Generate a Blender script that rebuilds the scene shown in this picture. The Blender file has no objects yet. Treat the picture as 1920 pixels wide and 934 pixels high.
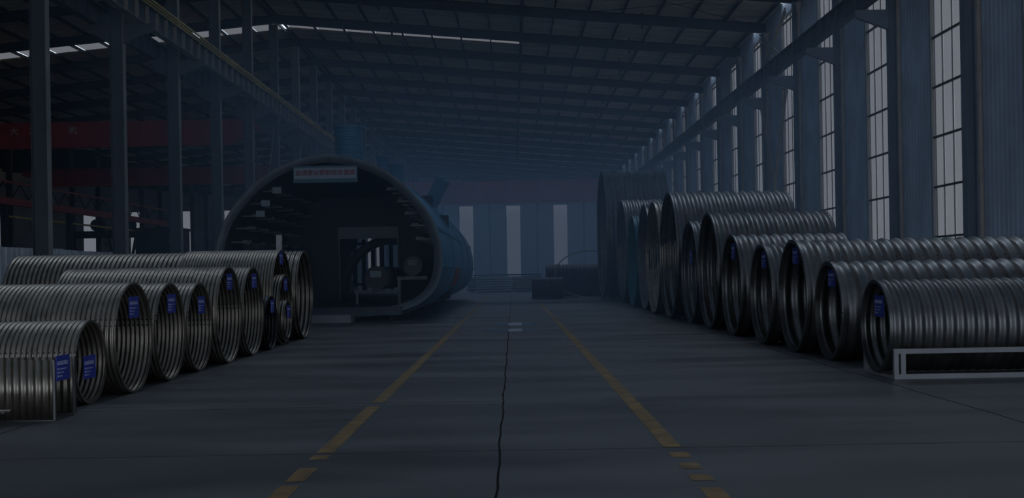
import bpy, math, random
from mathutils import Vector, Matrix
random.seed(7)
S = bpy.context.scene
C = S.collection
PI = math.pi

# ------------------------------------------------------------------ camera, world, exposure
F = 2080.0                       # focal length in pixels of the 1920 px wide frame
cam = bpy.data.cameras.new('camera')
cam.sensor_fit = 'HORIZONTAL'; cam.sensor_width = 36.0
cam.lens = F / 1920.0 * 36.0
cam.shift_x = -2 / 1920.0
cam.shift_y = 46 / 1920.0
cam.clip_end = 600
co = bpy.data.objects.new('camera', cam); C.objects.link(co)
co.matrix_world = Matrix.Translation((0, 0, 1.6)) @ Matrix.Rotation(math.radians(90), 4, 'X') @ Matrix.Rotation(math.radians(-1.0), 4, 'Z')
S.camera = co

W = bpy.data.worlds.new('overcast_sky'); S.world = W; W.use_nodes = True
bg = W.node_tree.nodes['Background']
bg.inputs['Color'].default_value = (0.80, 0.93, 1.10, 1)
bg.inputs['Strength'].default_value = 1.6
sun = bpy.data.lights.new('hazy_sun', 'SUN'); sun.energy = 3.6; sun.angle = math.radians(20); sun.color = (1.0, 0.95, 0.88)
so = bpy.data.objects.new('hazy_sun', sun); C.objects.link(so)
so.rotation_euler = Vector((-0.10, -0.56, -0.82)).to_track_quat('-Z', 'Y').to_euler()
S.view_settings.view_transform = 'Standard'; S.view_settings.look = 'None'
S.view_settings.gamma = 1.0; S.view_settings.use_curve_mapping = False
S.view_settings.exposure = 0.0
S.cycles.use_denoising = True
S.cycles.max_bounces = 7; S.cycles.diffuse_bounces = 4; S.cycles.glossy_bounces = 4
S.cycles.transparent_max_bounces = 12; S.cycles.volume_bounces = 1
S.cycles.caustics_reflective = False; S.cycles.caustics_refractive = False

# ------------------------------------------------------------------ materials
MATS = {}
def mat(name, col, rough=0.6, metal=0.0, var=0.25, scale=3.0, stretch=(1, 1, 1), bump=0.0, spec=0.5, rvar=0.0):
    if name in MATS: return MATS[name]
    m = bpy.data.materials.new(name); m.use_nodes = True
    nt = m.node_tree; b = nt.nodes['Principled BSDF']
    b.inputs['Roughness'].default_value = rough; b.inputs['Metallic'].default_value = metal
    b.inputs['Specular IOR Level'].default_value = spec
    tc = nt.nodes.new('ShaderNodeTexCoord'); mp = nt.nodes.new('ShaderNodeMapping')
    mp.inputs['Scale'].default_value = stretch
    nz = nt.nodes.new('ShaderNodeTexNoise'); nz.inputs['Scale'].default_value = scale; nz.inputs['Detail'].default_value = 6
    nt.links.new(tc.outputs['Object'], mp.inputs['Vector']); nt.links.new(mp.outputs['Vector'], nz.inputs['Vector'])
    cr = nt.nodes.new('ShaderNodeValToRGB')
    cr.color_ramp.elements[0].position = 0.3; cr.color_ramp.elements[1].position = 0.7
    lo = tuple(c * (1 - var) for c in col); hi = tuple(min(1, c * (1 + var)) for c in col)
    cr.color_ramp.elements[0].color = lo + (1,); cr.color_ramp.elements[1].color = hi + (1,)
    nt.links.new(nz.outputs['Fac'], cr.inputs['Fac']); nt.links.new(cr.outputs['Color'], b.inputs['Base Color'])
    if rvar:
        mr = nt.nodes.new('ShaderNodeMapRange')
        mr.inputs['From Min'].default_value = 0.3; mr.inputs['From Max'].default_value = 0.7
        mr.inputs['To Min'].default_value = rough - rvar; mr.inputs['To Max'].default_value = rough + rvar
        nt.links.new(nz.outputs['Fac'], mr.inputs['Value']); nt.links.new(mr.outputs['Result'], b.inputs['Roughness'])
    if bump:
        bp = nt.nodes.new('ShaderNodeBump'); bp.inputs['Strength'].default_value = bump; bp.inputs['Distance'].default_value = 0.02
        nt.links.new(nz.outputs['Fac'], bp.inputs['Height']); nt.links.new(bp.outputs['Normal'], b.inputs['Normal'])
    MATS[name] = m
    return m

def glass(name, col, gloss=0.04):
    m = bpy.data.materials.new(name); m.use_nodes = True
    nt = m.node_tree; nt.nodes.clear()
    out = nt.nodes.new('ShaderNodeOutputMaterial'); tr = nt.nodes.new('ShaderNodeBsdfTransparent')
    gl = nt.nodes.new('ShaderNodeBsdfGlossy'); mx = nt.nodes.new('ShaderNodeMixShader')
    tc = nt.nodes.new('ShaderNodeTexCoord'); nz = nt.nodes.new('ShaderNodeTexNoise')
    nz.inputs['Scale'].default_value = 0.8; nz.inputs['Detail'].default_value = 5
    cr = nt.nodes.new('ShaderNodeValToRGB')
    cr.color_ramp.elements[0].color = tuple(c * 0.9 for c in col) + (1,); cr.color_ramp.elements[1].color = tuple(c * 1.08 for c in col) + (1,)
    nt.links.new(tc.outputs['Object'], nz.inputs['Vector']); nt.links.new(nz.outputs['Fac'], cr.inputs['Fac'])
    nt.links.new(cr.outputs['Color'], tr.inputs['Color'])
    gl.inputs['Roughness'].default_value = 0.25; gl.inputs['Color'].default_value = (0.6, 0.6, 0.6, 1)
    mx.inputs['Fac'].default_value = gloss
    nt.links.new(tr.outputs[0], mx.inputs[1]); nt.links.new(gl.outputs[0], mx.inputs[2]); nt.links.new(mx.outputs[0], out.inputs['Surface'])
    MATS[name] = m
    return m

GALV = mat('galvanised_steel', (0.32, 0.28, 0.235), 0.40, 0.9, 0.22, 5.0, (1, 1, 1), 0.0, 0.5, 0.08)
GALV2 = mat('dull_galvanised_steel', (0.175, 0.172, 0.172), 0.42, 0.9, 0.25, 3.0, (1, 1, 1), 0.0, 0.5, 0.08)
BLACKP = mat('black_coating', (0.012, 0.013, 0.016), 0.45, 0.0, 0.3)
TEAL = mat('teal_coating', (0.015, 0.15, 0.18), 0.45, 0.0, 0.25)
BOLT = mat('bolt_steel', (0.10, 0.10, 0.11), 0.5, 0.8)
TAGB = mat('blue_tag', (0.045, 0.07, 0.42), 0.5, 0.0, 0.1)
TAGW = mat('tag_print', (0.62, 0.65, 0.82), 0.6, 0.0, 0.1)
WIRE = mat('tag_wire', (0.12, 0.12, 0.12), 0.5, 0.8)
CONC = mat('worn_concrete', (0.104, 0.104, 0.110), 0.42, 0.0, 0.30, 0.55, (0.5, 1.6, 1), 0.10, 0.5, 0.08)
CONCD = mat('joint_dirt', (0.03, 0.03, 0.03), 0.9)
YEL = mat('worn_yellow_paint', (0.25, 0.155, 0.06), 0.6, 0.0, 0.45, 4.0, (1, 1, 1), 0.0, 0.4)
STEELP = mat('grey_painted_steel', (0.10, 0.11, 0.125), 0.5, 0.0, 0.2, 1.0, spec=0.4)
STEELB = mat('blue_grey_column_paint', (0.24, 0.28, 0.34), 0.5, 0.0, 0.15, 1.0)
STEELL = mat('pale_and_window_lit_paint', (0.36, 0.34, 0.30), 0.5, 0.0, 0.2, 1.0)  # pale paint; on left column flanges the colour holds window light
STEELD = mat('dark_painted_steel', (0.035, 0.042, 0.055), 0.55, 0.0, 0.2, 1.0, spec=0.3)
ROOF = mat('roof_sheet_steel', (0.72, 0.67, 0.57), 0.42, 0.0, 0.25, 0.8, (0.4, 2.0, 1))
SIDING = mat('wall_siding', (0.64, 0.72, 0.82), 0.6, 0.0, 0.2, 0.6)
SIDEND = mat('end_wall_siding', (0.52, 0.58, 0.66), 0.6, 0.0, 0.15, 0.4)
FRAME = mat('window_frame_paint', (0.34, 0.35, 0.36), 0.5, 0.0, 0.1)
MULL = mat('window_bar_paint', (0.05, 0.055, 0.06), 0.5, 0.0, 0.1)
BRPIPE = mat('brown_plastic_pipe', (0.44, 0.38, 0.33), 0.5, 0.0, 0.2, 1.5)
YELR = mat('yellow_conductor', (0.80, 0.58, 0.18), 0.5, 0.0, 0.2)
RED = mat('red_crane_paint', (0.42, 0.035, 0.03), 0.5, 0.0, 0.2, 0.8)
REDL = mat('faded_red_paint', (0.40, 0.08, 0.07), 0.6, 0.0, 0.2)
HOARD = mat('white_hoarding_sheet', (0.80, 0.81, 0.83), 0.5, 0.0, 0.12)
TANK = mat('blue_tank_paint', (0.11, 0.29, 0.43), 0.5, 0.0, 0.15, 0.8, spec=0.4)
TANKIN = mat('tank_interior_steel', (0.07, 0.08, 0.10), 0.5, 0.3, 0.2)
TANKRIM = mat('tank_rim_steel', (0.13, 0.15, 0.17), 0.5, 0.3, 0.2)
SHAFT = mat('blue_shaft_paint', (0.09, 0.23, 0.33), 0.5, 0.0, 0.15)
SIGNW = mat('white_signboard', (0.30, 0.36, 0.41), 0.6, 0.0, 0.06)
SIGNB = mat('pale_blue_border', (0.07, 0.15, 0.19), 0.6, 0.0, 0.06)
SIGNR = mat('red_lettering', (0.22, 0.015, 0.025), 0.6, 0.0, 0.05)
SIGNG = mat('pale_lettering', (0.65, 0.52, 0.45), 0.6, 0.0, 0.05)
BRIGHTP = mat('bright_zinc_plate', (0.62, 0.63, 0.64), 0.4, 0.3, 0.15)
PALE = mat('pale_painted_steel', (0.32, 0.32, 0.33), 0.5, 0.0, 0.12, 2.0)
PANEL = mat('orange_red_panel', (0.42, 0.10, 0.07), 0.6, 0.0, 0.12)
PUD = mat('standing_water', (0.02, 0.02, 0.022), 0.06, 0.0, 0.1, spec=0.8)
GROUND = mat('yard_concrete', (0.50, 0.49, 0.46), 0.8, 0.0, 0.2, 0.3)
PANE = glass('dimming_window_glass', (0.122, 0.113, 0.110))  # pane colour dims and warms the sky seen through it
SKYB = glass('added_blue_fill_skylight', (0.165, 0.21, 0.27))  # for the added, unseen roof strips; blue to tint their light
SKYL = glass('frosted_skylight', (0.115, 0.104, 0.098))

# ------------------------------------------------------------------ mesh helpers
class MB:
    def __init__(s): s.v = []; s.f = []; s.sm = []
    def add(s, vs, fs, smooth=False):
        o = len(s.v); s.v += [tuple(p) for p in vs]
        for f in fs: s.f.append(tuple(i + o for i in f)); s.sm.append(smooth)
        return s
    def box(s, x0, x1, y0, y1, z0, z1):
        v = [(x0,y0,z0),(x1,y0,z0),(x1,y1,z0),(x0,y1,z0),(x0,y0,z1),(x1,y0,z1),(x1,y1,z1),(x0,y1,z1)]
        return s.add(v, [(0,3,2,1),(4,5,6,7),(0,1,5,4),(1,2,6,5),(2,3,7,6),(3,0,4,7)])
    def bar(s, p, q, w, h=None, up=(0,0,1)):
        h = h or w; p = Vector(p); q = Vector(q); d = (q - p).normalized(); u = Vector(up)
        if abs(d.dot(u)) > 0.98: u = Vector((0,1,0))
        a = d.cross(u).normalized(); b = a.cross(d).normalized()
        v = []
        for e in (p, q):
            for i, j in ((-1,-1),(1,-1),(1,1),(-1,1)): v.append(e + a*i*w/2 + b*j*h/2)
        return s.add(v, [(0,3,2,1),(4,5,6,7),(0,1,5,4),(1,2,6,5),(2,3,7,6),(3,0,4,7)])
    def tube(s, p, q, r, n=12, r2=None, caps=True):
        r2 = r if r2 is None else r2
        p = Vector(p); q = Vector(q); d = (q - p).normalized()
        u = Vector((0,0,1)) if abs(d.z) < 0.9 else Vector((1,0,0))
        a = d.cross(u).normalized(); b = a.cross(d)
        v = []
        for e, rr in ((p, r), (q, r2)):
            for i in range(n):
                t = 2*PI*i/n; v.append(e + a*math.cos(t)*rr + b*math.sin(t)*rr)
        s.add(v, [(i, (i+1) % n, n + (i+1) % n, n + i) for i in range(n)], True)
        if caps:
            s.add(v[:n], [tuple(range(n))[::-1]]); s.add(v[n:], [tuple(range(n))])
        return s
    def ibeam(s, pts, axis_w, depth, tw, tf, wf):
        return s
    def mesh(s, name):
        me = bpy.data.meshes.new(name); me.from_pydata(s.v, [], s.f)
        me.polygons.foreach_set('use_smooth', s.sm); me.update()
        return me
    def build(s, name, m, parent=None, loc=(0,0,0)):
        me = s.mesh(name); me.materials.append(m)
        return link(name, me, parent, loc)

def link(name, me, parent=None, loc=(0,0,0)):
    o = bpy.data.objects.new(name, me); C.objects.link(o); o.location = loc
    if parent: o.parent = parent
    return o
def empty(name, loc=(0,0,0)):
    o = bpy.data.objects.new(name, None); C.objects.link(o); o.location = loc; o.empty_display_size = 0.3
    return o
def tag(o, label, cat, group=None):
    o['label'] = label; o['category'] = cat
    if group: o['group'] = group
    return o
def struct(o, label=None, cat=None):
    o['kind'] = 'structure'
    if label: o['label'] = label
    if cat: o['category'] = cat
    return o
ORD = ['first','second','third','fourth','fifth','sixth','seventh','eighth','ninth','tenth','eleventh','twelfth','thirteenth','fourteenth','fifteenth',
       'sixteenth','seventeenth','eighteenth','nineteenth','twentieth','twenty-first','twenty-second','twenty-third','twenty-fourth','twenty-fifth']
_tc = {}
def text_mesh(s, size, m, extrude=0.006):
    cu = bpy.data.curves.new('t', 'FONT'); cu.body = s; cu.size = size; cu.extrude = extrude
    cu.align_x = 'CENTER'; cu.align_y = 'CENTER'; cu.resolution_u = 2
    cu.offset = size * 0.012
    o = bpy.data.objects.new('t', cu); C.objects.link(o)
    dg = bpy.context.evaluated_depsgraph_get()
    me = bpy.data.meshes.new_from_object(o.evaluated_get(dg))
    bpy.data.objects.remove(o); bpy.data.curves.remove(cu)
    me.materials.clear(); me.materials.append(m)
    return me

# ------------------------------------------------------------------ hall dimensions
BAY = 7.0
def G(k): return 42.2 + BAY * k      # y of frame k
XW = 14.65                            # right wall
XR = -14.9                            # ridge line and ridge columns
XV = -44.45                           # valley of the left half
YEND = G(20)
YFRONT = G(-8)                        # open mouth of the hall behind the camera
SL = 0.09
def zroof(x):
    if x >= XR: return 17.1 - SL * x
    if x >= XV: return 17.1 - SL * XR + SL * (x - XR)
    xr2 = 2 * XV - XR
    return zroof(2 * XV - x) if x >= xr2 else zroof(XV) + SL * (XV - xr2) - SL * (xr2 - x)

# ------------------------------------------------------------------ floor: slabs with joints, painted lines
floor = struct(MB().box(-104, XW, YFRONT, YEND, -0.25, -0.035).build('floor', CONCD), 'grey worn concrete floor of the hall', 'floor')
xj = [-26.65, -21.35, -16.05, -10.75, -5.45, -0.15, 5.15, 10.45, XW]
def jit(a, b, seed):
    return 0.35 * (0.022 * math.sin(a * 1.7 + seed) + 0.014 * math.sin(a * 4.3 + seed * 2.1) + 0.008 * math.sin(a * 11.0 + seed))
def slab(x0, x1, y0, y1, ix0, ix1):
    g = 0.010; n = max(2, int((y1 - y0) / 0.35)) if y0 < 30 else 2
    near = y0 < 30
    left = []; right = []
    for i in range(n + 1):
        y = y0 + g + (y1 - y0 - 2 * g) * i / n
        left.append((x0 + g + (jit(y, 0, ix0) if near and ix0 in (4, 5, 6) else 0), y))
        right.append((x1 - g + (jit(y, 0, ix1) if near and ix1 in (4, 5, 6) else 0), y))
    loop = left[::-1] + right
    loop = loop[::-1]
    k = len(loop)
    v = [(x, y, 0.0) for x, y in loop] + [(x, y, -0.033) for x, y in loop]
    fs = [tuple(range(k))[::-1]] + [(i, (i + 1) % k, k + (i + 1) % k, k + i) for i in range(k)]
    # fix winding so that the top face looks up
    mb = MB().add(v, fs); o = mb.build('slab', CONC, floor)
    if o.data.polygons[0].normal.z < 0: o.data.flip_normals()
    o.data.materials.append(CONCD)
    for p in o.data.polygons[1:]: p.material_index = 1
for i in range(len(xj) - 1):
    ys = [YFRONT, -3.97, 3.03, 10.03] + ([13.60, 13.95] if xj[i + 1] <= 0 and xj[i] > -17 else []) + [17.03 + 7 * q for q in range(23)] + [YEND]
    ys = [y for y in ys if y <= 100] + [YEND]
    ys = sorted(set(round(y, 3) for y in ys))
    for a, b in zip(ys[:-1], ys[1:]): slab(xj[i], xj[i + 1], a, b, i, i + 1)
MB().box(-104, -26.66, YFRONT, YEND, -0.033, 0).build('slab', CONC, floor)
def line(x, w, y0, y1):
    n = max(1, int((y1 - y0) / 6)); v = []; f = []
    for i in range(n + 1):
        y = y0 + (y1 - y0) * i / n
        v += [(x - w/2 + random.uniform(-.004, .004), y, 0.003), (x + w/2 + random.uniform(-.004, .004), y, 0.003)]
    for i in range(n): f.append((2*i, 2*i+1, 2*i+3, 2*i+2))
    MB().add(v, f).build('painted_line', YEL, floor)
for y0, y1 in ((6.3, 8.50), (8.66, 9.28), (9.69, 9.93), (10.06, 13.58), (13.97, 94.0)): line(-1.735, 0.155, y0, y1)
for y0, y1 in ((6.3, 6.9), (7.2, 8.16), (8.43, 8.69), (8.93, 9.22), (9.49, 9.77), (10.06, 68.0)): line(1.42, 0.165, y0, y1)
struct(MB().box(-160, 120, -160, 330, -0.6, -0.26).build('ground', GROUND), 'concrete yard around the hall', 'ground')

# ------------------------------------------------------------------ roof
ceiling = struct(empty('ceiling', (0, 0, 0)), 'sloping sheet metal roof on dark steel rafters', 'ceiling')
def roof_sheet(xa, xb, ya, yb):
    n = max(1, int(round((yb - ya) / 0.35))); p = (yb - ya) / n
    prof = []
    for i in range(n):
        y = ya + i * p
        prof += [(y, 0), (y + p * .62, 0), (y + p * .70, .045), (y + p * .92, .045)]
    prof.append((yb, 0))
    v = []
    for y, h in prof: v += [(xa, y, zroof(xa + 1e-4) + h), (xb, y, zroof(xb - 1e-4) + h)]
    f = [(2*i, 2*i+2, 2*i+3, 2*i+1) for i in range(len(prof) - 1)]
    top = [(x, y, z + 0.05) for x, y, z in v]
    mb = MB().add(v, f)
    mb.add([(xa, ya, zroof(xa+1e-4)+.1), (xb, ya, zroof(xb-1e-4)+.1), (xb, yb, zroof(xb-1e-4)+.1), (xa, yb, zroof(xa+1e-4)+.1)], [(0, 1, 2, 3)])
    me = mb.mesh('roof_sheet'); me.materials.append(ROOF); return me
XE = 0.8
SLOPES = [(XR, XW), (XV, XR), (2*XV - XR, XV), (2*XV - XR - 29.55, 2*XV - XR)]
SKY_BAYS = {4}
SKY_ADDED = {k: 1 for k in range(-7, 19) if k != 4}  # unseen skylights added to brighten the hall from above
def sk0(y): return max(.4, .0165 * y + .15)      # added strips sit out of sight just beyond each rafter
for a, b in SLOPES:
    me = roof_sheet(a, b, 0.0, BAY)
    for k in range(-8, 20):
        y = G(k)
        if k in SKY_BAYS and a in (XR, XV):
            if a == XR:
                link('roof_sheet', roof_sheet(XR, XE, 0, 3.75), ceiling, (0, y, 0)); link('roof_sheet', roof_sheet(XR, XE, 4.85, BAY), ceiling, (0, y, 0))
                link('roof_sheet', roof_sheet(XE, XW, 0, BAY), ceiling, (0, y, 0))
            else:
                link('roof_sheet', roof_sheet(XV, XR, 0, 3.1), ceiling, (0, y, 0)); link('roof_sheet', roof_sheet(XV, XR, 5.2, BAY), ceiling, (0, y, 0))
        elif k in SKY_ADDED and a == XR:
            link('roof_sheet', roof_sheet(a, b, 0, sk0(y)), ceiling, (0, y, 0)); link('roof_sheet', roof_sheet(a, b, sk0(y) + 2.0, BAY), ceiling, (0, y, 0))
        else:
            link('roof_sheet', me, ceiling, (0, y, 0))
PUR = [XW - 0.35 - 1.94 * i for i in range(16)]
PURL = [XR - 0.25 - 1.94 * i for i in range(16)]
def skylight(xa, xb, ya, yb, m=None):
    v = [(xa, ya, zroof(xa)+.03), (xb, ya, zroof(xb)+.03), (xb, yb, zroof(xb)+.03), (xa, yb, zroof(xa)+.03)]
    MB().add(v, [(0, 3, 2, 1)]).build('skylight_or_fill_panel', m or SKYL, ceiling)
xs = sorted([x for x in PUR if x < XE] + [XE])
xs = [XR + .02] + xs
for a, b in zip(xs[:-1], xs[1:]):
    if b - a > .3: skylight(a + .03, b - .03, G(4) + 3.75, G(4) + 4.85)
xs = sorted([x for x in PURL])[::-1]
for a, b in zip(xs[1:], xs[:-1]): skylight(a + .03, b - .03, G(4) + 3.1, G(4) + 5.2)
for k in SKY_ADDED:
    for a, b in zip(PUR[1:], PUR[:-1]): skylight(a + .03, b - .03, G(k) + sk0(G(k)), G(k) + sk0(G(k)) + 2.0, SKYB)
# purlins
me = MB().box(-.035, .035, YFRONT, YEND, -.20, 0).mesh('purlin'); me.materials.append(STEELD)
for x in PUR + PURL: link('purlin', me, ceiling, (x, 0, zroof(x) - .003))
MB().tube((XE, YFRONT, zroof(XE) - .42), (XE, YEND, zroof(XE) - .42), .075, 10).build('ridge_strut', STEELD, ceiling)
# rafters: I-section following the slope
def rafter_mesh(xa, xb):
    mb = MB(); d = 0.55; off = -0.205
    def pr(y0, y1, z0, z1):
        v = []
        for x in (xa, xb):
            zz = zroof(x + (1e-4 if x == xa else -1e-4)) + off
            v += [(x, y0, zz + z0), (x, y1, zz + z0), (x, y1, zz + z1), (x, y0, zz + z1)]
        mb.add(v, [(0,1,2,3),(7,6,5,4),(0,4,5,1),(1,5,6,2),(2,6,7,3),(3,7,4,0)])
    pr(-.006, .006, -d + .02, -.02); pr(-.12, .12, -d, -d + .02); pr(-.12, .12, -.02, 0)
    me = mb.mesh('rafter'); me.materials.append(STEELD); return me
RM = [rafter_mesh(XR, XW), rafter_mesh(XV, XR), rafter_mesh(2*XV - XR, XV)]
sp = MB().box(-.05, .05, -.15, .15, -.18, .70).mesh('splice_plate'); sp.materials.append(STEELD)
for k in range(-7, 21):
    for me in RM: link('rafter', me, ceiling, (0, G(k), 0))
    for x in (7.6, -7.4, XE): link('splice_plate', sp, ceiling, (x, G(k), zroof(x) - .80))
# slanting roof ties in two bays
for k in (1, 2, 5):
    MB().tube((4.0, G(k), zroof(4.0) - .35), (14.0, G(k + 1), zroof(14.0) - .35), .018, 6).build('tie_rod', STEELD, ceiling)
    MB().tube((14.0, G(k), zroof(14.0) - .35), (4.0, G(k + 1), zroof(4.0) - .35), .018, 6).build('tie_rod', STEELD, ceiling)

# ------------------------------------------------------------------ right wall: siding and windows
wall_right = struct(empty('wall_right', (XW, 0, 0)), 'ribbed grey siding between the tall windows on the right', 'wall')
def siding_x(y0, y1, z0, z1, p=.30):
    n = max(1, int(round((y1 - y0) / p))); p = (y1 - y0) / n; prof = []
    for i in range(n):
        y = y0 + i * p; prof += [(y, 0), (y + p*.6, 0), (y + p*.7, .012), (y + p*.9, .012)]
    prof.append((y1, 0)); v = []
    for y, h in prof: v += [(h, y, z0), (h, y, z1)]
    mb = MB().add(v, [(2*i, 2*i+1, 2*i+3, 2*i+2) for i in range(len(prof) - 1)])
    mb.add([(.1, y0, z0), (.1, y1, z0), (.1, y1, z1), (.1, y0, z1)], [(0, 1, 2, 3)])
    me = mb.mesh('wall_sheet'); me.materials.append(SIDING); return me
WB0, WB1 = 0.60, 3.35
WZ0, WZ1 = 1.15, 15.0
ztop = zroof(XW) + 0.05
m_side = siding_x(WB1, BAY + WB0, 0, ztop); m_low = siding_x(WB0, WB1, 0, WZ0); m_up = siding_x(WB0, WB1, WZ1, ztop)
BARS = [2.61 + 1.72 * i for i in range(8)]
mfr = MB()
mfr.box(-.06, .10, WB0, WB0 + .10, WZ0, WZ1); mfr.box(-.06, .10, WB1 - .12, WB1, WZ0, WZ1)
mfr.box(-.06, .10, WB0 + .10, WB1 - .12, WZ0, WZ0 + .10); mfr.box(-.06, .10, WB0 + .10, WB1 - .12, WZ1 - .10, WZ1)
mfr = mfr.mesh('frame'); mfr.materials.append(FRAME)
m_hb = MB().box(-.02, .06, WB0 + .10, WB1 - .12, -.035, .035).mesh('crossbar'); m_hb.materials.append(MULL)
ys3 = [WB0 + .10 + (WB1 - WB0 - .22) * i / 3 for i in range(4)]
m_vb = [MB().box(.0, .05, ys3[i] - .010, ys3[i] + .010, WZ0 + .1, WZ1 - .1).mesh('mullion') for i in (1, 2)]
for m in m_vb: m.materials.append(FRAME)
zr_ = [WZ0 + .10] + BARS + [WZ1 - .10]
zr_ = [z for z in zr_ if z <= WZ1 - .05]
def pane_mesh(y0, y1, z0, z1):
    me = MB().box(.055, .059, y0, y1, z0, z1)
    me = MB().add([(.057, y0, z0), (.057, y1, z0), (.057, y1, z1), (.057, y0, z1)], [(0, 3, 2, 1)]).mesh('pane')
    me.materials.append(PANE); return me
P3 = [[pane_mesh(ys3[c] + .002, ys3[c+1] - .002, zr_[r] + .002, zr_[r+1] - .002) for c in range(3)] for r in range(len(zr_) - 1)]
P1 = [pane_mesh(ys3[0], ys3[3], zr_[r], zr_[r+1]) for r in range(len(zr_) - 1)]
wn = 0
for k in range(-8, 20):
    y = G(k)
    link('wall_sheet', m_side, wall_right, (0, y, 0)); link('wall_sheet', m_low, wall_right, (0, y, 0)); link('wall_sheet', m_up, wall_right, (0, y, 0))
    wn += 1
    w = struct(empty('window_%d' % wn, (XW, y, 0)), 'tall barred window in the right wall, number %d from the hall mouth' % wn, 'window')
    link('frame', mfr, w)
    for z in BARS: link('crossbar', m_hb, w, (0, 0, z))
    if -4 <= k <= 8:
        for m in m_vb: link('mullion', m, w)
        for row in P3:
            for p in row: link('pane', p, w)
    else:
        for p in P1: link('pane', p, w)

# ------------------------------------------------------------------ end wall with three tall windows and more to the left
wall_end = struct(empty('wall_end', (0, YEND, 0)), 'blue grey end wall with horizontal ribs', 'wall')
def siding_end(x0, x1, z0, z1, p=.9):
    n = max(1, int(round((z1 - z0) / p))); p = (z1 - z0) / n; prof = []
    for i in range(n):
        z = z0 + i * p; prof += [(z, 0), (z + p*.84, 0), (z + p*.87, -.05), (z + p*.97, -.05)]
    prof.append((z1, 0)); v = []
    for z, h in prof: v += [(x0, h, z), (x1, h, z)]
    mb = MB().add(v, [(2*i, 2*i+1, 2*i+3, 2*i+2) for i in range(len(prof) - 1)])
    mb.add([(x0, .1, z0), (x1, .1, z0), (x1, .1, z1), (x0, .1, z1)], [(0, 3, 2, 1)])
    return mb.build('wall_panel', SIDEND, wall_end)
EW = [0.2 - 7.72 * i for i in range(-1, 13)]
EZ0, EZ1 = 1.0, 12.85
edges = [XW] 
for c in EW: edges += [c + 1.2, c - 1.2]
edges.append(-104)
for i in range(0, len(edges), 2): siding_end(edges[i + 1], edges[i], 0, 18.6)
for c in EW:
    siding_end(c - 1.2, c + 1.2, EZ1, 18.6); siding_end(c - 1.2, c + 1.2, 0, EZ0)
    wn += 1
    w = struct(empty('window_%d' % wn, (c, YEND, 0)), 'tall window in the far end wall, number %d from the right corner' % (EW.index(c) + 1), 'window')
    f = MB(); f.box(-1.2, -1.12, -.06, .1, EZ0, EZ1).box(1.12, 1.2, -.06, .1, EZ0, EZ1).box(-1.12, 1.12, -.06, .1, EZ0, EZ0 + .1).box(-1.12, 1.12, -.06, .1, EZ1 - .1, EZ1)
    f.build('frame', FRAME, w)
    MB().add([(-1.12, .02, EZ0 + .1), (1.12, .02, EZ0 + .1), (1.12, .02, EZ1 - .1), (-1.12, .02, EZ1 - .1)], [(0, 1, 2, 3)]).build('pane', PANE, w)
# girt columns on the end wall between the windows
for i in range(4):
    c = 0.2 + 7.72 * 1.5 - 7.72 * i - 0.0
    if abs(c) < 13: MB().box(c - .15, c + .15, -.35, -.06, 0, 15.4).build('wind_post', STEELP, wall_end)
wall_left = struct(MB().box(-104.2, -104, YFRONT, YEND, 0, 18.6).build('wall_left', SIDEND), 'far left wall of the neighbouring bay', 'wall')
wall_front_added = struct(MB().box(-104, -17.0, YFRONT - .2, YFRONT, 0, 18.6).box(-17.0, XW, YFRONT - .2, YFRONT, 10.0, 18.6).build('wall_front_added', SIDEND), 'unseen front wall and lintel added to cut light from behind the viewer', 'wall')  # added out of view; keeps the left bay dark and halves front daylight

# ------------------------------------------------------------------ columns
def hcol(name, x, depth, wf, h, inner, flange_mat, STEELP=STEELP):
    """H column: web in the frame plane, flanges facing left and right; inner = +1 when the aisle lies to the right"""
    e = empty(name, (x, 0, 0))
    web = MB().box(-depth/2 + .02, depth/2 - .02, -.008, .008, 0.02, h).build('web', STEELP, e)
    fl = MB().box(inner*depth/2 - .02 if inner > 0 else -depth/2, depth/2 if inner > 0 else -depth/2 + .02, -wf/2, wf/2, 0.02, h).build('inner_flange', flange_mat, e)
    fo = MB().box(-depth/2 if inner > 0 else depth/2 - .02, -depth/2 + .02 if inner > 0 else depth/2, -wf/2, wf/2, 0.02, h).build('outer_flange', STEELP, e)
    MB().box(-depth/2 - .08, depth/2 + .08, -wf/2 - .08, wf/2 + .08, 0, 0.02).build('base_plate', STEELP, e)
    return e
def copy_tree(o):
    c = o.copy(); C.objects.link(c)
    for ch in list(o.children):
        d = ch.copy(); C.objects.link(d); d.parent = c
    return c
ZB = 11.35       # underside of crane beams
def bracket(e, x0, x1, m=STEELP):
    v = []
    for y in (-.11, .11):
        v += [(x0, y, ZB - .02), (x1, y, ZB - .02), (x1, y, ZB - .30), (x0, y, ZB - .75)]
    MB().add(v, [(0,1,2,3),(7,6,5,4),(0,4,5,1),(1,5,6,2),(2,6,7,3),(3,7,4,0)]).build('crane_bracket', m, e)
base = hcol('steel_column', XR, .52, .30, zroof(XR) - .8, 1, STEELL)  # inner flange colour imitates light from the right windows
bracket(base, .26, 1.35); bracket(base, -.26, -1.05)
for n, k in enumerate(range(-2, 20)):
    c = base if n == 0 else copy_tree(base)
    c.location = (XR, G(k), 0)
    tag(c, 'grey steel column with window light painted on its edge, %s from the viewer in the left row' % ORD[n], 'column', 'steel columns along the left crane rail')
base = hcol('steel_column', XW - .17, .30, .30, zroof(XW - .3) - .75, -1, STEELB, STEELB)
bracket(base, -.15, -1.35, STEELB)
for n, k in enumerate(range(-3, 20)):
    c = base if n == 0 else copy_tree(base)
    c.location = (XW - .17, G(k) - .2, 0)
    tag(c, 'dark steel column between right wall windows, %s from the viewer' % ORD[n], 'column', 'steel columns along the right wall')
base = hcol('steel_column', XV, .50, .30, zroof(XV) - .75, 1, STEELP)
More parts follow.
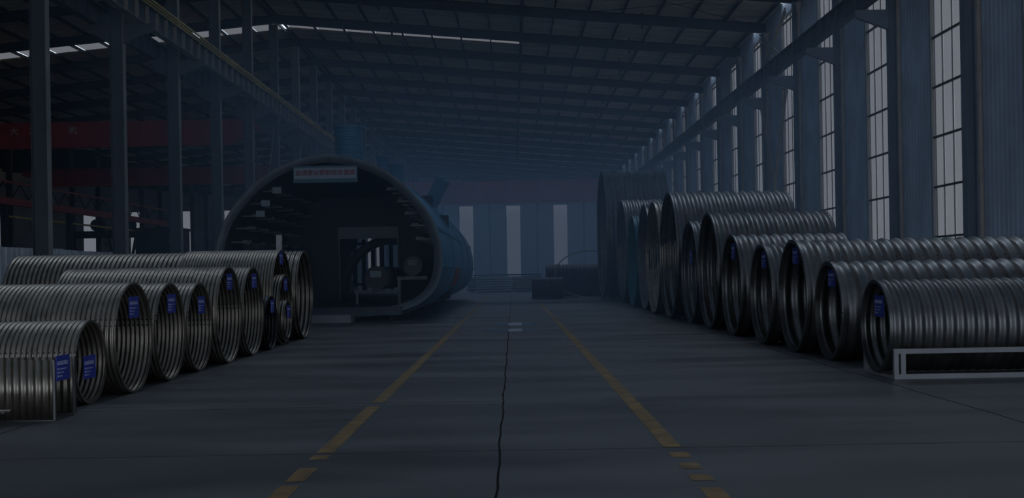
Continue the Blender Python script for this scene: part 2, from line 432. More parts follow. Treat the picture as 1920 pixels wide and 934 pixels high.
for n, k in enumerate(range(4, 18)):
    c = base if n == 0 else copy_tree(base)
    c.location = (XV, G(k), 0)
    tag(c, 'far dark column under the left roof valley, %s from the viewer' % ORD[n], 'column', 'columns under the left roof valley')
# downpipes beside the right wall columns
dp = empty('drain_pipe', (14.38, 0, 0))
MB().tube((0, 0, 0), (0, 0, 14.3), .085, 14).build('pipe', BRPIPE, dp)
for z in (1.5, 4.4, 7.6, 10.6, 13.0): MB().tube((0, 0, z), (0, 0, z + .16), .105, 14).build('coupling', BRPIPE, dp)
MB().tube((0, 0, 14.3), (0, 0, 14.75), .09, 14, .21).build('hopper', BRPIPE, dp)
for n, k in enumerate(range(-3, 19)):
    c = dp if n == 0 else copy_tree(dp)
    c.location = (14.38, G(k) - 1.25, 0)
    tag(c, 'brown rainwater pipe down the right wall, %s from the viewer' % ORD[n], 'drain pipe', 'rainwater pipes on the right wall')

# ------------------------------------------------------------------ crane runway beams
def runway(x, label, y0, y1, rail_side, conductor):
    e = empty('crane_runway_beam', (x, 0, 0)); tag(e, label, 'crane beam')
    z1 = ZB + .78
    MB().box(-.16, .16, y0, y1, ZB, ZB + .025).build('bottom_flange', STEELL if conductor else STEELP, e)
    MB().box(-.18, .18, y0, y1, z1 - .025, z1).build('top_flange', STEELP, e)
    MB().box(-.01, .01, y0, y1, ZB + .025, z1 - .025).build('web', STEELP, e)
    st = MB().box(-.15, .15, -.012, .012, ZB + .025, z1 - .025).mesh('stiffener'); st.materials.append(STEELL if conductor else STEELP)
    y = y0 + .5
    while y < min(y1, 130):
        link('stiffener', st, e, (0, y, 0)); y += 1.17
    MB().box(-.04, .04, y0, y1, z1, z1 + .13).build('crane_rail', STEELD, e)
    if conductor:
        for i in range(3): MB().box(rail_side * (.19 + .10 * i) - .022, rail_side * (.19 + .10 * i) + .022, y0, y1, z1 - .02 + .05 * i, z1 + .045 + .05 * i).build('conductor_bar', YELR, e)
    return e
runway(-13.95, 'crane runway beam with yellow conductor bars on the left columns', 14, 178, 1, True)
runway(-15.75, 'dark crane runway beam on the far side of the left columns', 14, 178, -1, False)
runway(13.35, 'dark crane runway beam in front of the right windows', 14, 178, -1, False)

# ------------------------------------------------------------------ wall cross bracing (double flat bars with battens)
def lattice(e, p, q, gap=.34, w=.06, step=.95):
    p = Vector(p); q = Vector(q); d = (q - p).normalized(); s = Vector((1, 0, 0)).cross(d).normalized() * gap / 2
    MB().bar(p + s, q + s, w).build('brace_bar', STEELL, e); MB().bar(p - s, q - s, w).build('brace_bar', STEELL, e)
    L = (q - p).length; n = int(L / step)
    bt = MB().bar(-s, s, .045).mesh('batten'); bt.materials.append(STEELL)
    for i in range(1, n): link('batten', bt, e, p + d * (L * i / n))
e = empty('cross_brace', (14.2, G(2), 0)); tag(e, 'ladder-like steel cross bracing in front of a right wall window', 'bracing')
lattice(e, (0, .3, .3), (0, BAY - .3, 11.0)); lattice(e, (-.1, BAY - .3, .3), (-.1, .3, 11.0))
lattice(e, (0, .3, 12.0), (0, BAY - .3, 14.8), .2); lattice(e, (-.1, BAY - .3, 12.0), (-.1, .3, 14.8), .2)
e = empty('rod_brace', (XR, G(3), 0)); tag(e, 'thin crossed tie rods between two left columns', 'bracing')
MB().tube((0, .2, .1), (0, BAY - .2, 11), .025, 6).build('rod', STEELL, e); MB().tube((.06, BAY - .2, .1), (.06, .2, 11), .025, 6).build('rod', STEELL, e)

# ------------------------------------------------------------------ overhead cranes
def girder(x0, x1, y, z0, z1, label, wid=.55, m=RED):
    e = empty('overhead_crane', (x0, y, z0)); L = x1 - x0; h = z1 - z0
    v = []
    for yy in (-wid/2, wid/2):
        v += [(0, yy, h), (L, yy, h), (L, yy, h * .62), (L - 1.6, yy, 0), (1.6, yy, 0), (0, yy, h * .62)]
    f = [tuple(range(6))[::-1], tuple(range(6, 12))] + [(i, (i + 1) % 6, 6 + (i + 1) % 6, 6 + i) for i in range(6)]
    MB().add(v, f).build('main_girder', m, e)
    for xx in (-.1, L - .25):
        MB().box(xx, xx + .35, -1.6, 1.6, h * .55, h * .55 + .4).build('end_carriage', m, e)
    tag(e, label, 'crane')
    return e
g1 = girder(-43.3, -15.95, 70.0, 10.0, 11.62, 'dark red crane girder with pale characters above the left bay')
for ch, x in (('大', -31.2), ('方', -30.0), ('机', -27.5)):
    o = link('lettering', text_mesh(ch, .52, SIGNG), g1, (x + 43.3, -.29, 1.05)); o.rotation_euler = (PI/2, 0, 0)
for i in range(9): MB().box(1.9 + 3 * i, 1.93 + 3 * i, -.29, -.276, .05, 1.55).build('seam_strip', RED, g1)
girder(-43.3, -15.95, 100.0, 10.1, 11.7, 'plain red crane girder further back over the left bay')
g3 = girder(-13.9, 13.3, 128.0, 9.7, 12.3, 'wide red crane girder spanning the far end of the aisle', .6)
for x in (-8, -4, 0, 3.5, 7, 9.5): MB().box(x + 13.9 - .15, x + 13.9 + .15, -.5, -.3, 2.0, 2.25).build('work_lamp', PALE, g3)
MB().box(17.5, 19.0, -.9, -.31, .3, 1.5).build('hoist', REDL, g3)

# ------------------------------------------------------------------ corrugated pipes
def corr_shell(R, L, pitch, amp, seg, t=.008, spp=6):
    n = max(2, int(round(L / pitch))); N = n * spp
    prof = []
    for i in range(N + 1):
        x = L * i / N
        prof.append((x, R - amp + amp * math.cos(2*PI*i/spp)))
    ring = prof + [(x, r - t) for x, r in prof[::-1]]
    K = len(ring); v = []; f = []
    cs = [(math.cos(2*PI*j/seg), math.sin(2*PI*j/seg)) for j in range(seg)]
    for x, r in ring:
        for c, s in cs: v.append((x, r * c, r * s))
    for i in range(K):
        a = i * seg; b = ((i + 1) % K) * seg
        for j in range(seg):
            j2 = (j + 1) % seg; f.append((a + j, a + j2, b + j2, b + j))
    return MB().add(v, f, True), n
def band(R, w, t, seg, x0):
    v = []; f = []
    for x, r in ((x0, R), (x0 + w, R), (x0 + w, R - t), (x0, R - t)):
        for j in range(seg): v.append((x, r * math.cos(2*PI*j/seg), r * math.sin(2*PI*j/seg)))
    for i in range(4):
        a = i * seg; b = ((i + 1) % 4) * seg
        for j in range(seg): f.append((a + j, a + (j + 1) % seg, b + (j + 1) % seg, b + j))
    return MB().add(v, f)
def label_plate(e, pos, w, h, face, seed):
    """blue plate in the yz plane facing the aisle; local print blocks as in the photo"""
    rnd = random.Random(seed)
    x, y, z = pos
    p = MB().box(-.004, .004, -w/2, w/2, -h/2, h/2).build('label_plate', TAGB, e, pos)
    mb = MB()
    def blk(u0, u1, v0, v1):   # u along reading direction 0..1, v from top 0..1
        s = 1 if face > 0 else -1
        ya = s * (u0 - .5) * w; yb = s * (u1 - .5) * w; ya, yb = min(ya, yb), max(ya, yb)
        za = (.5 - v1) * h; zb = (.5 - v0) * h
        mb.box(face * .0045 - .001, face * .0045 + .001, ya, yb, za, zb)
    u = .07
    while u < .86:
        blk(u, u + .075, .23, .26); blk(u, u + .02, .26, .36); blk(u + .035, u + .075, .30, .38); u += .10
    for r, (n1, n2) in enumerate(((2, 5), (2, 3), (2, 2))):
        v0 = .50 + r * .14; u = .07
        for i in range(n1): blk(u, u + .06, v0, v0 + .07); u += .08
        u += .04
        for i in range(n2): blk(u, u + rnd.uniform(.05, .08), v0 + .02, v0 + .065); u += .10
    mb.build('lettering', TAGW, p)['kind'] = 'stuff'
    return p
def pipe(xend, y, D, L, side, pitch, amp, m, label, bolts=(), seg=72, zoff=0.0, tagpos=None, tagsize=(.40, .30), rimw=0.0, group=None, name='corrugated_pipe', spp=6, seams=True):
    """pipe lying across the hall; its mouth at xend faces the aisle; body runs to side * x"""
    R = D / 2
    e = empty(name, (xend, y, zoff)); tag(e, label, 'pipe', group)
    mb, n = corr_shell(R, L, pitch, amp, seg, .008, spp)
    sh = mb.build('shell', m, e, (0, 0, R))
    if side < 0: sh.rotation_euler = (0, 0, PI)
    if rimw:
        rm = band(R - amp*.3, rimw, amp * 1.6 + .012, seg, -.002).build('end_rim', m, e, (0, 0, R))
        if side < 0: rm.rotation_euler = (0, 0, PI)
    pl = L / n
    for ang in bolts:      # lapped seam with a row of bolts on each crest
        mbb = MB()
        c, s_ = math.cos(ang), math.sin(ang)
        for i in range(0, n + 1):
            x = side * i * pl
            if abs(x) > 5.5: break
            for da in (-.045 / R, .045 / R):
                cc, ss = math.cos(ang + da), math.sin(ang + da)
                mbb.tube((x, cc * (R - .01), ss * (R - .01)), (x, cc * (R + .014), ss * (R + .014)), .013, 6)
                mbb.tube((x, cc * (R - .03 - .01), ss * (R - .03 - .01)), (x, cc * (R - .012), ss * (R - .012)), .013, 6)
        mbb.build('bolt_row', BOLT, e, (0, 0, R))['kind'] = 'stuff'
    if tagpos:
        dy, z, dx = tagpos
        label_plate(e, (dx, dy, z - zoff), tagsize[0], tagsize[1], -side, int(y * 10))
        # wire it hangs on, from wall to wall
        zz = z - zoff + tagsize[1] / 2 - .02; hw = math.sqrt(max(.01, (R - amp*2)**2 - (zz - R)**2))
        MB().tube((dx, -hw, zz), (dx, hw, zz), .003, 5).build('tag_wire', WIRE, e)
    return e
# left row, nearest first; mouths at x about -5.43 face right
p1 = .068; a1 = .011
pipe(-5.51, 14.45, 1.09, 4.2, -1, p1, a1, GALV, 'smallest silver corrugated pipe on the left, behind the open steel channel', (PI*.93,), tagpos=(-.12, .49, .02), rimw=.02)
pipe(-5.39, 15.76, 1.57, 4.8, -1, p1, a1, GALV, 'long silver corrugated pipe running out of the left edge, blue tag in mouth', (PI*.90, PI*.08), tagpos=(-.10, 1.22, .03), rimw=.02)
pipe(-5.44, 17.60, 1.55, 3.2, -1, p1, a1, GALV, 'silver corrugated pipe, third from the viewer in the left row', (PI*.9,), tagpos=(-.05, 1.22, .03), rimw=.02)
pipe(-5.45, 19.28, 1.54, 3.2, -1, p1, a1, GALV, 'silver corrugated pipe, fourth from the viewer in the left row', (PI*.9, PI*.02), tagpos=(-.02, 1.15, .03), rimw=.02)
pipe(-5.37, 20.99, 1.83, 3.0, -1, .075, .012, GALV, 'taller silver corrugated pipe, fifth in the left row, whole length showing on top', (PI*.05,), tagpos=(-.10, 1.54, .03), rimw=.02)
pipe(-5.39, 23.0, 1.83, 2.6, -1, p1, a1, GALV, 'tall silver corrugated pipe just before the small black one', (PI*.85,), tagpos=(-.05, 1.54, .03), rimw=.02)
pipe(-5.41, 24.80, 1.20, 1.6, -1, .08, .012, BLACKP, 'small black corrugated pipe between silver ones in the left row', (), tagpos=(-.05, .97, .03), tagsize=(.36, .30))
pipe(-5.54, 26.62, 2.27, 2.2, -1, p1, a1, GALV, 'large silver corrugated pipe holding two smaller pipes inside its mouth', (), tagpos=(-.22, 2.06, .03), rimw=.02)
pipe(-5.48, 26.72, 1.62, 1.1, -1, .068, .010, GALV, 'middle sized pipe nested inside the large left pipe', (), zoff=.06, tagpos=(-.15, 1.43, .03), rimw=.02)
pipe(-5.44, 26.72, .94, .9, -1, .068, .010, GALV, 'smallest pipe of the nested set in the left row', (), zoff=.12, tagpos=(-.05, .78, .03), rimw=.02)
L8 = pipe(-5.44, 28.98, 2.29, 7.4, -1, .12, .018, GALV, 'last silver pipe of the left row, beside the blue tank, ladder in its mouth', (), rimw=.03)
for dy in (-.09, .09): MB().box(-.32, -.29, dy - .015 - .25, dy + .015 - .25, .08, 2.0).build('ladder_rail', PALE, L8)
for i in range(6): MB().box(-.325, -.285, -.33, -.17, .25 + .31 * i, .33 + .31 * i).build('ladder_rung', PALE, L8)
# right row, mouths at x about 5.34 face left
ang = PI * .06
def up(a): return a
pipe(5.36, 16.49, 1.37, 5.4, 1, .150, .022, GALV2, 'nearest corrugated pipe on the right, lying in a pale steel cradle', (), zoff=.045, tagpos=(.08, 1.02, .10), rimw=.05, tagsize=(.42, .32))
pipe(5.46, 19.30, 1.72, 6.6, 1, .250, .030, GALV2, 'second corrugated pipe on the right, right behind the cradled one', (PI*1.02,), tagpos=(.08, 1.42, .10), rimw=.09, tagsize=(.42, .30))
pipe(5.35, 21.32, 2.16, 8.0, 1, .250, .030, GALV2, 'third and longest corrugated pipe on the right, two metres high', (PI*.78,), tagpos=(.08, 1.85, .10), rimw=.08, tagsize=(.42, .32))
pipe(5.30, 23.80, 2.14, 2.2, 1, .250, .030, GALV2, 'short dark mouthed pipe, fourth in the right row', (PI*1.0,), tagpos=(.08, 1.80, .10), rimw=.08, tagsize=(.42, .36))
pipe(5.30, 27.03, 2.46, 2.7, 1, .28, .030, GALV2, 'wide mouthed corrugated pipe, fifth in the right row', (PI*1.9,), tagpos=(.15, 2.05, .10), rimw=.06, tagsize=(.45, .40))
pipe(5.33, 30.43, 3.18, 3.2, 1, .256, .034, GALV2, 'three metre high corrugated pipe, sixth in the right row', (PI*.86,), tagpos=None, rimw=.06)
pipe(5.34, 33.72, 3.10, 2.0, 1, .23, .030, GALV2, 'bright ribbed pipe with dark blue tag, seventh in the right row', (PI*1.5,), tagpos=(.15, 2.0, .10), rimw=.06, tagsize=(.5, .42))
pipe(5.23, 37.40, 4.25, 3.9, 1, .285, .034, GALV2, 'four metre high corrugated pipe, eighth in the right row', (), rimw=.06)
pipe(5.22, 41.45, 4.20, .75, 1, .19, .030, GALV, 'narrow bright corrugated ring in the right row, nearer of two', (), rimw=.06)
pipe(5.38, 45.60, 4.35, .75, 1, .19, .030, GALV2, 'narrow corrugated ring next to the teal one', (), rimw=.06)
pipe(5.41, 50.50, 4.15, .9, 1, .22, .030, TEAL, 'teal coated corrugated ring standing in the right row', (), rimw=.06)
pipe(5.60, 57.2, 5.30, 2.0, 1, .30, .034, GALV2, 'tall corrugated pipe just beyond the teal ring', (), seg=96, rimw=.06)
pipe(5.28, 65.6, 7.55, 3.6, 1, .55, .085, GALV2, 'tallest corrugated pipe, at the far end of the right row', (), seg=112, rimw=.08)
pipe(1.15, 68.2, 1.35, 1.9, 1, .16, .02, BLACKP, 'smaller black corrugated pipe in front of the big black one', ())
pipe(2.1, 70.6, 2.15, 4.6, 1, .22, .03, BLACKP, 'black corrugated pipe lying across the end of the aisle', ())

# pale cradle under the nearest right pipe
e = empty('pipe_cradle', (5.40, 15.78, 0)); tag(e, 'pale steel cradle frame under the nearest right pipe', 'frame')
for y in (0, 1.32):
    MB().box(0, 5.2, y, y + .07, .36, .43).build('top_rail', PALE, e); MB().box(0, 5.2, y, y + .07, 0, .07).build('bottom_rail', PALE, e)
    for x in (0, .10, 2.5, 5.06): MB().box(x, x + .065, y + .003, y + .067, .07, .36).build('post', PALE, e)
for x in (0, 2.5, 5.06): MB().box(x, x + .07, .07, 1.32, 0, .04).build('cross_bar', PALE, e)

# open steel channel, nearest on the left
def wavy_wall(x0, x1, y, z0, z1, p, a, t=.008):
    n = int(round((x1 - x0) / p)) * 6; v = []; f = []
    for i in range(n + 1):
        x = x0 + (x1 - x0) * i / n; yy = y + a * math.cos(2*PI*i/6)
        v += [(x, yy, z0), (x, yy, z1), (x, yy + t, z1), (x, yy + t, z0)]
    for i in range(n):
        a_ = 4*i; b = a_ + 4
        for j in range(4): f.append((a_ + j, b + j, b + (j + 1) % 4, a_ + (j + 1) % 4))
    return MB().add(v, f, True)
e = empty('steel_channel', (-5.27, 12.70, 0)); tag(e, 'open topped corrugated steel channel at the left edge, blue tag on its end', 'channel')
wavy_wall(-3.2, 0, 0, .02, .70, .085, .013).build('side_wall', GALV, e); wavy_wall(-3.2, 0, .56, .02, .70, .085, .013).build('side_wall', GALV, e)
MB().box(-3.2, .0, .0, .57, .002, .012).build('bottom_plate', GALV2, e)
for y in (-.02, .55): MB().box(-.012, .012, y, y + .04, .02, .70).build('end_strip', GALV2, e)
label_plate(e, (.016, .20, .60), .38, .29, 1, 3)
e = empty('corrugated_plate', (-5.62, 12.36, 0)); tag(e, 'loose corrugated plate lying low at the bottom left corner', 'plate')
n = 24; v = []; f = []
for i in range(n + 1):
    yy = -.75 + .75 * i / n; zz = .16 + .012 * math.cos(2*PI*i/4)
    v += [(-2.6, yy, zz), (0, yy, zz), (0, yy, zz + .008), (-2.6, yy, zz + .008)]
for i in range(n):
    for j in range(4): f.append((4*i + j, 4*i + 4 + j, 4*i + 4 + (j + 1) % 4, 4*i + (j + 1) % 4))
MB().add(v, f, True).build('sheet', GALV, e)
for x in (-2.2, -.45): MB().box(x, x + .10, -.72, -.04, 0, .146).build('timber', mat('dark_timber', (.05, .04, .03), .8), e)

# ------------------------------------------------------------------ blue pipe gallery (tank)
TY0, TY1, TX = 39.65, 71.0, -6.58
prof_h = [(0, 6.02), (.95, 5.85), (1.6, 5.62), (2.12, 5.35), (2.62, 4.98), (3.05, 4.55), (3.42, 4.12), (3.72, 3.66), (3.93, 3.10), (4.04, 2.62), (4.06, 2.25), (4.03, 1.75), (3.93, 1.35),
          (3.75, 1.02), (3.45, .72), (3.02, .48), (2.5, .32), (1.7, .18), (.8, .12)]
full = prof_h + [(0, .11)] + [(-x, z) for x, z in prof_h[:0:-1]]
# even out with a closed smooth spline
def chaikin(p, n):
    for _ in range(n):
        q = []
        for i in range(len(p)):
            a, b = p[i], p[(i + 1) % len(p)]
            q += [(a[0]*.75 + b[0]*.25, a[1]*.75 + b[1]*.25), (a[0]*.25 + b[0]*.75, a[1]*.25 + b[1]*.75)]
        p = q
    return p
prof = chaikin(full, 1)
def offs(p, d):     # shrink towards the middle by about d
    cx, cz = 0, 2.6; out = []
    for x, z in p:
        l = math.hypot(x - cx, z - cz); out.append((cx + (x - cx) * (1 - d / l), cz + (z - cz) * (1 - d / l)))
    return out
tank = empty('pipe_gallery', (TX, TY0, 0)); tag(tank, 'huge blue steel tunnel section with a white banner over its mouth', 'tunnel')
def extrude(rings):
    v = []; f = []; K = len(prof)
    for y, p in rings:
        for x, z in p: v.append((x, y, z))
    for i in range(len(rings) - 1):
        a = i * K; b = a + K
        for j in range(K): f.append((a + j, a + (j + 1) % K, b + (j + 1) % K, b + j))
    return MB().add(v, f, True)
L = TY1 - TY0
extrude([(0, prof), (L, prof)]).build('outer_shell', TANK, tank)
rings = []
n = int(L / .11)
for i in range(n + 1):
    y = .12 + (L - .12) * i / n; rings.append((y, offs(prof, .10 + .05 * (1 + math.cos(2*PI*i/4)))))
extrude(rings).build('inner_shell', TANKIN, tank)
rim = extrude([(-.02, prof), (-.02, offs(prof, .30)), (.12, offs(prof, .30)), (.12, offs(prof, .02))]); rim.build('mouth_rim', TANKRIM, tank)
extrude([(L, prof), (L + .02, offs(prof, .2)), (L - .1, offs(prof, .2))]).build('far_rim', TANKRIM, tank)
# bolted seams along the right flank and round bands
for z, x in ((3.30, 3.90), (1.95, 4.08)):
    sm = MB().bar((x - .02, .3, z), (x - .02, L - .3, z), .07, .10); sm.build('seam_flange', TANK, tank)
for yy in (7.4, 15.6, 23.5):
    extrude([(yy, offs(prof, -.005)), (yy, offs(prof, -.07)), (yy + .09, offs(prof, -.07)), (yy + .09, offs(prof, -.005))]).build('ring_joint', TANK, tank)
# red orange panel on the flank
v = []
for y in (8.5, 13.0):
    for x, z in ((4.045, 1.95), (4.0, 1.60), (3.90, 1.30), (3.78, 1.08)): v.append((x + .05, y, z))
MB().add(v, [(i, i + 1, i + 5, i + 4) for i in range(3)]).build('flank_panel', PANEL, tank)
# feet
for yy in (.8, 6.0, 12.5, 17.5, 24, 30):
    for s in (-1, 1): MB().box(s * 2.2 - .15, s * 2.2 + .15, yy, yy + .35, 0, .30).build('foot', STEELD, tank)
# banner
B = MB().box(-1.14, 1.14, -.04, 0, -.30, .30).build('banner_board', SIGNB, tank, (-.05, -.06, 5.26))
MB().box(-1.12, 1.10, -.046, -.04, -.16, .23).build('white_field', SIGNW, B)
o = link('lettering', text_mesh('益通管业钢制综合管廊', .215, SIGNR, .004), B, (0, -.050, .045)); o.rotation_euler = (PI/2, 0, 0)
# inner deck, step, brackets, small plates, bulkhead
MB().box(-2.6, 2.6, -.3, L, .20, .50).build('deck', TANKIN, tank)
MB().box(-1.9, .95, -1.3, -.32, 0, .26).build('entry_step', PALE, tank)
bk = MB().box(-.75, 0, -.04, .04, 0, .06).box(-.70, -.66, -.04, .04, .06, .12).mesh('shelf_bracket'); bk.materials.append(TANKRIM)
bk2 = MB().box(0, .75, -.04, .04, 0, .06).box(.66, .70, -.04, .04, .06, .12).mesh('shelf_bracket'); bk2.materials.append(TANKRIM)
for z, x in ((4.75, 2.72), (4.3, 3.08), (3.85, 3.38), (3.4, 3.6), (2.9, 3.76)):
    for i in range(7):
        link('shelf_bracket', bk, tank, (x, 1.2 + 2.2 * i, z)); link('shelf_bracket', bk2, tank, (-x, 1.2 + 2.2 * i, z))
    for s in (-1, 1): MB().box(s * (x - .55) - .10, s * (x - .55) + .10, 1.0, 15.5, z + .065, z + .10).build('cable_tray', TANKRIM, tank)
for x, z in ((-2.0, 4.75), (-2.42, 4.28), (-2.62, 3.90)): MB().box(x - .16, x + .16, .9, .92, z - .07, z + .16).build('sign_plate', SIGNW, tank)
for s in (-1, 1): pass
MB().box(-1.20, -.95, -.0, .0, 0, 0)
bh = MB(); yb = 10.6
bh.box(-3.7, -1.22, yb, yb + .12, .5, 4.3).box(1.35, 3.7, yb, yb + .12, .5, 4.3).box(-1.22, 1.35, yb, yb + .12, 3.75, 4.3).box(-3.0, 3.0, yb, yb + .12, 4.3, 5.2)
bh.build('bulkhead', STEELD, tank)
fr = MB().box(-1.30, -1.22, yb - .06, yb, .5, 3.83).box(1.35, 1.43, yb - .06, yb, .5, 3.83).box(-1.22, 1.35, yb - .06, yb, 3.30, 3.83)
fr.build('door_frame', TANKRIM, tank)
# arch band inside, behind the door
v = []; f = []; n = 20
for i in range(n + 1):
    t = PI * i / n
    for y, r in ((17.0, 2.75), (17.0, 2.32), (17.6, 2.32), (17.6, 2.75)): v.append((.45 + r * math.cos(t), y, .9 + r * math.sin(t)))
for i in range(n):
    for j in range(4): f.append((4*i + j, 4*i + 4 + j, 4*i + 4 + (j + 1) % 4, 4*i + (j + 1) % 4))
MB().add(v, f, True).build('inner_arch', TANKRIM, tank)
# gate of upright bars at the far end
for i in range(9):
    x = -3.6 + .58 * i
    MB().box(x, x + .26, L - .5, L - .42, .5, 3.9).build('gate_bar', STEELD, tank)
MB().box(-3.7, 1.4, L - .55, L - .5, 3.55, 3.75).build('gate_rail', STEELD, tank); MB().box(-3.7, 1.4, L - .55, L - .5, 1.0, 1.15).build('gate_rail', STEELD, tank)
# vent shafts on the crown
def shaft(x, y, z0, z1, r, label, tilt=0):
    e = empty('vent_shaft', (x, y, z0)); tag(e, label, 'vent shaft')
    mb, n = corr_shell(r, z1 - z0, .10, .02, 40, .01, 4)
    o = mb.build('shell', SHAFT, e); o.rotation_euler = (0, -PI/2, 0)
    b_ = band(r + .05, .06, .07, 40, 0).build('collar', SHAFT, e, (0, 0, z1 - z0 - .02)); b_.rotation_euler = (0, -PI/2, 0)
    e.rotation_euler = (0, tilt, 0)
shaft(-6.45, 44.2, 5.92, 7.52, .57, 'widest blue corrugated shaft on the tunnel roof')
shaft(-5.86, 50.5, 5.80, 6.98, .25, 'thinnest blue corrugated shaft on the tunnel roof')
shaft(-5.83, 56.2, 5.85, 7.20, .37, 'medium upright blue corrugated shaft on the tunnel roof')
shaft(-4.62, 60.5, 5.05, 6.95, .42, 'leaning blue corrugated shaft on the tunnel flank', math.radians(27))
# round pipes lying inside the tunnel
def inner_pipe(x, z, r, y0, y1, label, w):
    e = empty('round_pipe', (x, y0, z)); tag(e, label, 'pipe')
    seg = 36; v = []; f = []
    for yy, rr in ((0, r), (y1 - y0, r), (y1 - y0, r - .02), (0, r - .02)):
        for j in range(seg): v.append((rr * math.cos(2*PI*j/seg), yy, rr * math.sin(2*PI*j/seg)))
    for i in range(4):
        for j in range(seg): f.append((i*seg + j, i*seg + (j+1) % seg, ((i+1) % 4)*seg + (j+1) % seg, ((i+1) % 4)*seg + j))
    MB().add(v, f, True).build('wall', TANKRIM, e)
    MB().tube((0, .25, 0), (0, .27, 0), r - .021, 36).build('end_disc', BLACKP, e)
    MB().box(-w, w, -.02, -.002, r * .05, r * .6).build('paper_label', SIGNW, e)
inner_pipe(-5.32, 1.52, .46, 43.0, 49.5, 'lower dark round pipe on trestles inside the tunnel', .22)
inner_pipe(-3.98, 1.98, .40, 44.0, 49.5, 'upper dark round pipe against the right inside of the tunnel', .17)
inner_pipe(-10.02, 2.85, .20, 42.0, 49.5, 'thin dark pipe along the left inside of the tunnel', .08)
e = empty('pipe_trestle', (-5.32, 43.4, .5)); tag(e, 'low steel trestle carrying round pipes inside the tunnel', 'trestle')
MB().box(-.9, .95, 0, .12, .44, .55).build('beam', TANKRIM, e)
for x in (-.85, .80): MB().box(x, x + .1, 0, .12, 0, .44).build('leg', TANKRIM, e)
MB().box(.70, 1.9, .8, .92, .92, 1.06).build('beam', TANKRIM, e); MB().box(.72, .84, .8, .92, 0, .92).build('leg', TANKRIM, e)

# ------------------------------------------------------------------ things near the tunnel and the aisle end
e = MB().box(-.085, .085, -.06, .06, 0, 2.95).box(-.15, .15, -.12, .12, 0, .02).build('white_post', mat('white_post_paint', (.55, .55, .55), .5), None, (-7.40, 35.2, 0))
tag(e, 'short white upright post in front of the tunnel mouth', 'post')
def plate_stack(x0, x1, y, h, n, m, label):
    e = empty('plate_stack', (x0, y, 0)); tag(e, label, 'plates')
    step = h / n; L = x1 - x0
    k = 16; v = []; f = []
    me = MB().box(0, L, 0, 2.2, 0, step * .55)
    me.box(0, L, -.07, 0, step * .12, step * .43)
    me = me.mesh('plate'); me.materials.append(m)
    for i in range(n): link('plate', me, e, (random.uniform(-.02, .02), random.uniform(-.03, .03), .10 + i * step))
    for x in (.3, L - .5): MB().box(x, x + .2, 0, 2.2, 0, .10).build('timber', MATS['dark_timber'], e)
plate_stack(-3.25, -.06, 95.7, 1.28, 6, BRIGHTP, 'bright stack of flat corrugated plates across the aisle end')
plate_stack(.02, 2.0, 96.1, 1.28, 6, GALV, 'duller stack of plates on the right at the aisle end')
plate_stack(-4.2, 2.6, 101.0, 1.55, 7, STEELD, 'dark stack of plates behind the two silver stacks')
# elliptical hoop leaning by the black pipe
v = []; f = []; n = 64; m_ = 8
for i in range(n):
    t = 2*PI*i/n; c = Vector((2.15 * math.cos(t), 0, 1.45 * math.sin(t))); rad = Vector((math.cos(t), 0, math.sin(t)))
    for j in range(m_):
        s = 2*PI*j/m_; v.append(c + rad * .035 * math.cos(s) + Vector((0, 1, 0)) * .035 * math.sin(s))
for i in range(n):
    for j in range(m_): f.append((i*m_ + j, i*m_ + (j+1) % m_, ((i+1) % n)*m_ + (j+1) % m_, ((i+1) % n)*m_ + j))
o = MB().add(v, f, True).build('steel_hoop', STEELL, None, (4.75, 68.6, 1.485)); tag(o, 'large thin steel hoop standing in front of the black pipe', 'hoop')
def blob(cx, cy, rx, ry, seed, label):
    r = random.Random(seed); n = 28; v = []
    ph = [r.uniform(0, 6.28) for _ in range(3)]
    for i in range(n):
        t = 2*PI*i/n; q = 1 + .14 * math.sin(2*t + ph[0]) + .08 * math.sin(3*t + ph[1]) + .03 * math.sin(5*t + ph[2])
        v.append((rx * q * math.cos(t), ry * q * math.sin(t), .004))
    o = MB().add(v, [tuple(range(n))]).build('puddle', PUD, None, (cx, cy, 0)); tag(o, label, 'puddle')
blob(.05, 35.1, .62, 1.1, 1, 'further of two shallow puddles in the middle of the aisle')
blob(-.15, 31.3, .75, .75, 2, 'nearer of two shallow puddles in the middle of the aisle')

# ------------------------------------------------------------------ left bay: hoarding, guard, cabin, gantry, machines
e = empty('site_hoarding', (-16.3, 27.0, 0)); tag(e, 'white ribbed sheet hoarding behind the left columns', 'fence')
def hoard_mesh(w, p):
    n = int(round(w / p)); p = w / n; prof_ = []
    for i in range(n): 
        y = i * p; prof_ += [(y, 0), (y + p*.55, 0), (y + p*.65, .035), (y + p*.9, .035)]
    prof_.append((w, 0)); v = []
    for y, h in prof_: v += [(h, y, .05), (h, y, 2.75), (h - .01, y, 2.75), (h - .01, y, .05)]
    f = []
    for i in range(len(prof_) - 1):
        for j in range(4): f.append((4*i + j, 4*i + 4 + j, 4*i + 4 + (j+1) % 4, 4*i + (j+1) % 4))
    me = MB().add(v, f).mesh('panel'); me.materials.append(HOARD); return me
hm = hoard_mesh(1.18, .40); hm2 = hoard_mesh(1.18, .24)
for i in range(25): link('panel', hm if i < 9 else hm2, e, (random.uniform(-.012, .012), 1.2 * i, random.uniform(-.02, .02)))
for i in range(11): MB().box(-.12, -.05, 3 * i - .03, 3 * i + .04, 0, 2.6).build('post', STEELD, e)
e = empty('column_guard', (-14.95, 34.45, 0)); tag(e, 'dark box frame guard round the base of the nearest left column', 'guard')
for x in (0, .72):
    for y in (0, 1.3): MB().box(x, x + .09, y, y + .09, 0, 2.18).build('post', STEELD, e)
for y in (0, 1.3): MB().box(-.02, .83, y, y + .09, 2.18, 2.26).build('top_bar', STEELP, e)
for x in (0, .72): MB().box(x, x + .09, .09, 1.3, 2.18, 2.26).build('top_bar', STEELP, e)
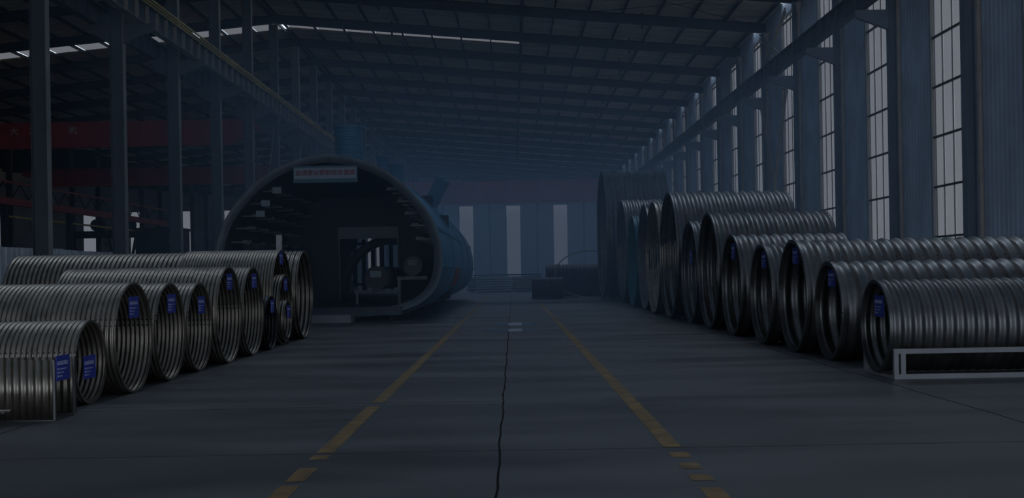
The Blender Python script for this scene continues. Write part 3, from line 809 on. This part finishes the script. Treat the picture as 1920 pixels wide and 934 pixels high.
MB().box(.12, .68, .95, 1.15, .9, 1.8).build('switch_box', STEELD, e)
e = empty('machine_cabin', (-23.8, 70.0, 0)); tag(e, 'dark boxy machine cabin in the left bay beyond the hoarding', 'cabin')
MB().box(0, 2.5, 0, 3.2, 0, 4.75).build('body', STEELD, e); MB().box(-.1, 2.6, -.1, 3.3, 4.75, 4.9).build('roof', STEELD, e); MB().box(2.15, 2.3, -.04, 0, 3.9, 4.5).build('vent_grille', PALE, e)
e = empty('gantry_rail', (-25.0, 46.0, 0)); tag(e, 'faded red low gantry rail on dark posts in the left bay', 'gantry')
MB().box(-.12, .12, 0, 34, 5.45, 5.80).build('rail_beam', REDL, e)
MB().box(-.05, .05, 0, 34, 6.55, 6.65).build('upper_chord', REDL, e)
for i in range(18): MB().bar((0, i * 1.9, 5.8), (0, i * 1.9 + .95, 6.55), .05).build('lattice_bar', STEELD, e); MB().bar((0, i * 1.9 + .95, 6.55), (0, i * 1.9 + 1.9, 5.8), .05).build('lattice_bar', STEELD, e)
for i in range(5): MB().box(-.15, .15, i * 8 + .5, i * 8 + .8, 0, 5.45).build('post', STEELD, e)
MB().box(-.6, -.5, 0, 34, 4.9, 5.0).build('cable_rail', YELR, e)
e = empty('roller_stand', (-29.2, 78.0, 0)); tag(e, 'dark machine stand with vee shaped legs in the left bay', 'machine')
MB().box(-1.6, 3.6, 0, .4, 4.6, 5.1).build('head_beam', STEELD, e)
for x in (-.9, 1.6):
    MB().bar((x, .2, .1), (x - .85, .2, 4.6), .16).build('leg', STEELD, e); MB().bar((x + .2, .2, .1), (x + 1.05, .2, 4.6), .16).build('leg', STEELD, e)
for x in (.0, 2.2): MB().tube((x, -.15, 5.5), (x, .55, 5.5), .42, 20).build('roller', STEELD, e)
MB().box(-1.6, 3.6, 0, .4, 0, .1).build('base_beam', STEELD, e)

# ------------------------------------------------------------------ added bluish haze that imitates lens glare
hz = MB().box(-14.4, XW - .12, 28.0, YEND - .15, .02, 10.8).build('veil', None or mat('tmp', (1, 1, 1)))
m = bpy.data.materials.new('bluish_glare_veil'); m.use_nodes = True
nt = m.node_tree; nt.nodes.clear()
out = nt.nodes.new('ShaderNodeOutputMaterial'); vs = nt.nodes.new('ShaderNodeVolumeScatter')
vs.inputs['Color'].default_value = (0.52, 0.74, 1.0, 1); vs.inputs['Density'].default_value = 0.0098; vs.inputs['Anisotropy'].default_value = 0.4
va = nt.nodes.new('ShaderNodeVolumeAbsorption'); va.inputs['Color'].default_value = (0.52, 0.74, 1.0, 1); va.inputs['Density'].default_value = 0.0098
ad = nt.nodes.new('ShaderNodeAddShader'); nt.links.new(vs.outputs[0], ad.inputs[0]); nt.links.new(va.outputs[0], ad.inputs[1])
nt.links.new(ad.outputs[0], out.inputs['Volume'])
hz.data.materials.clear(); hz.data.materials.append(m)
hz['kind'] = 'stuff'; hz['label'] = 'added bluish haze hanging in the hall air'; hz['category'] = 'veil'
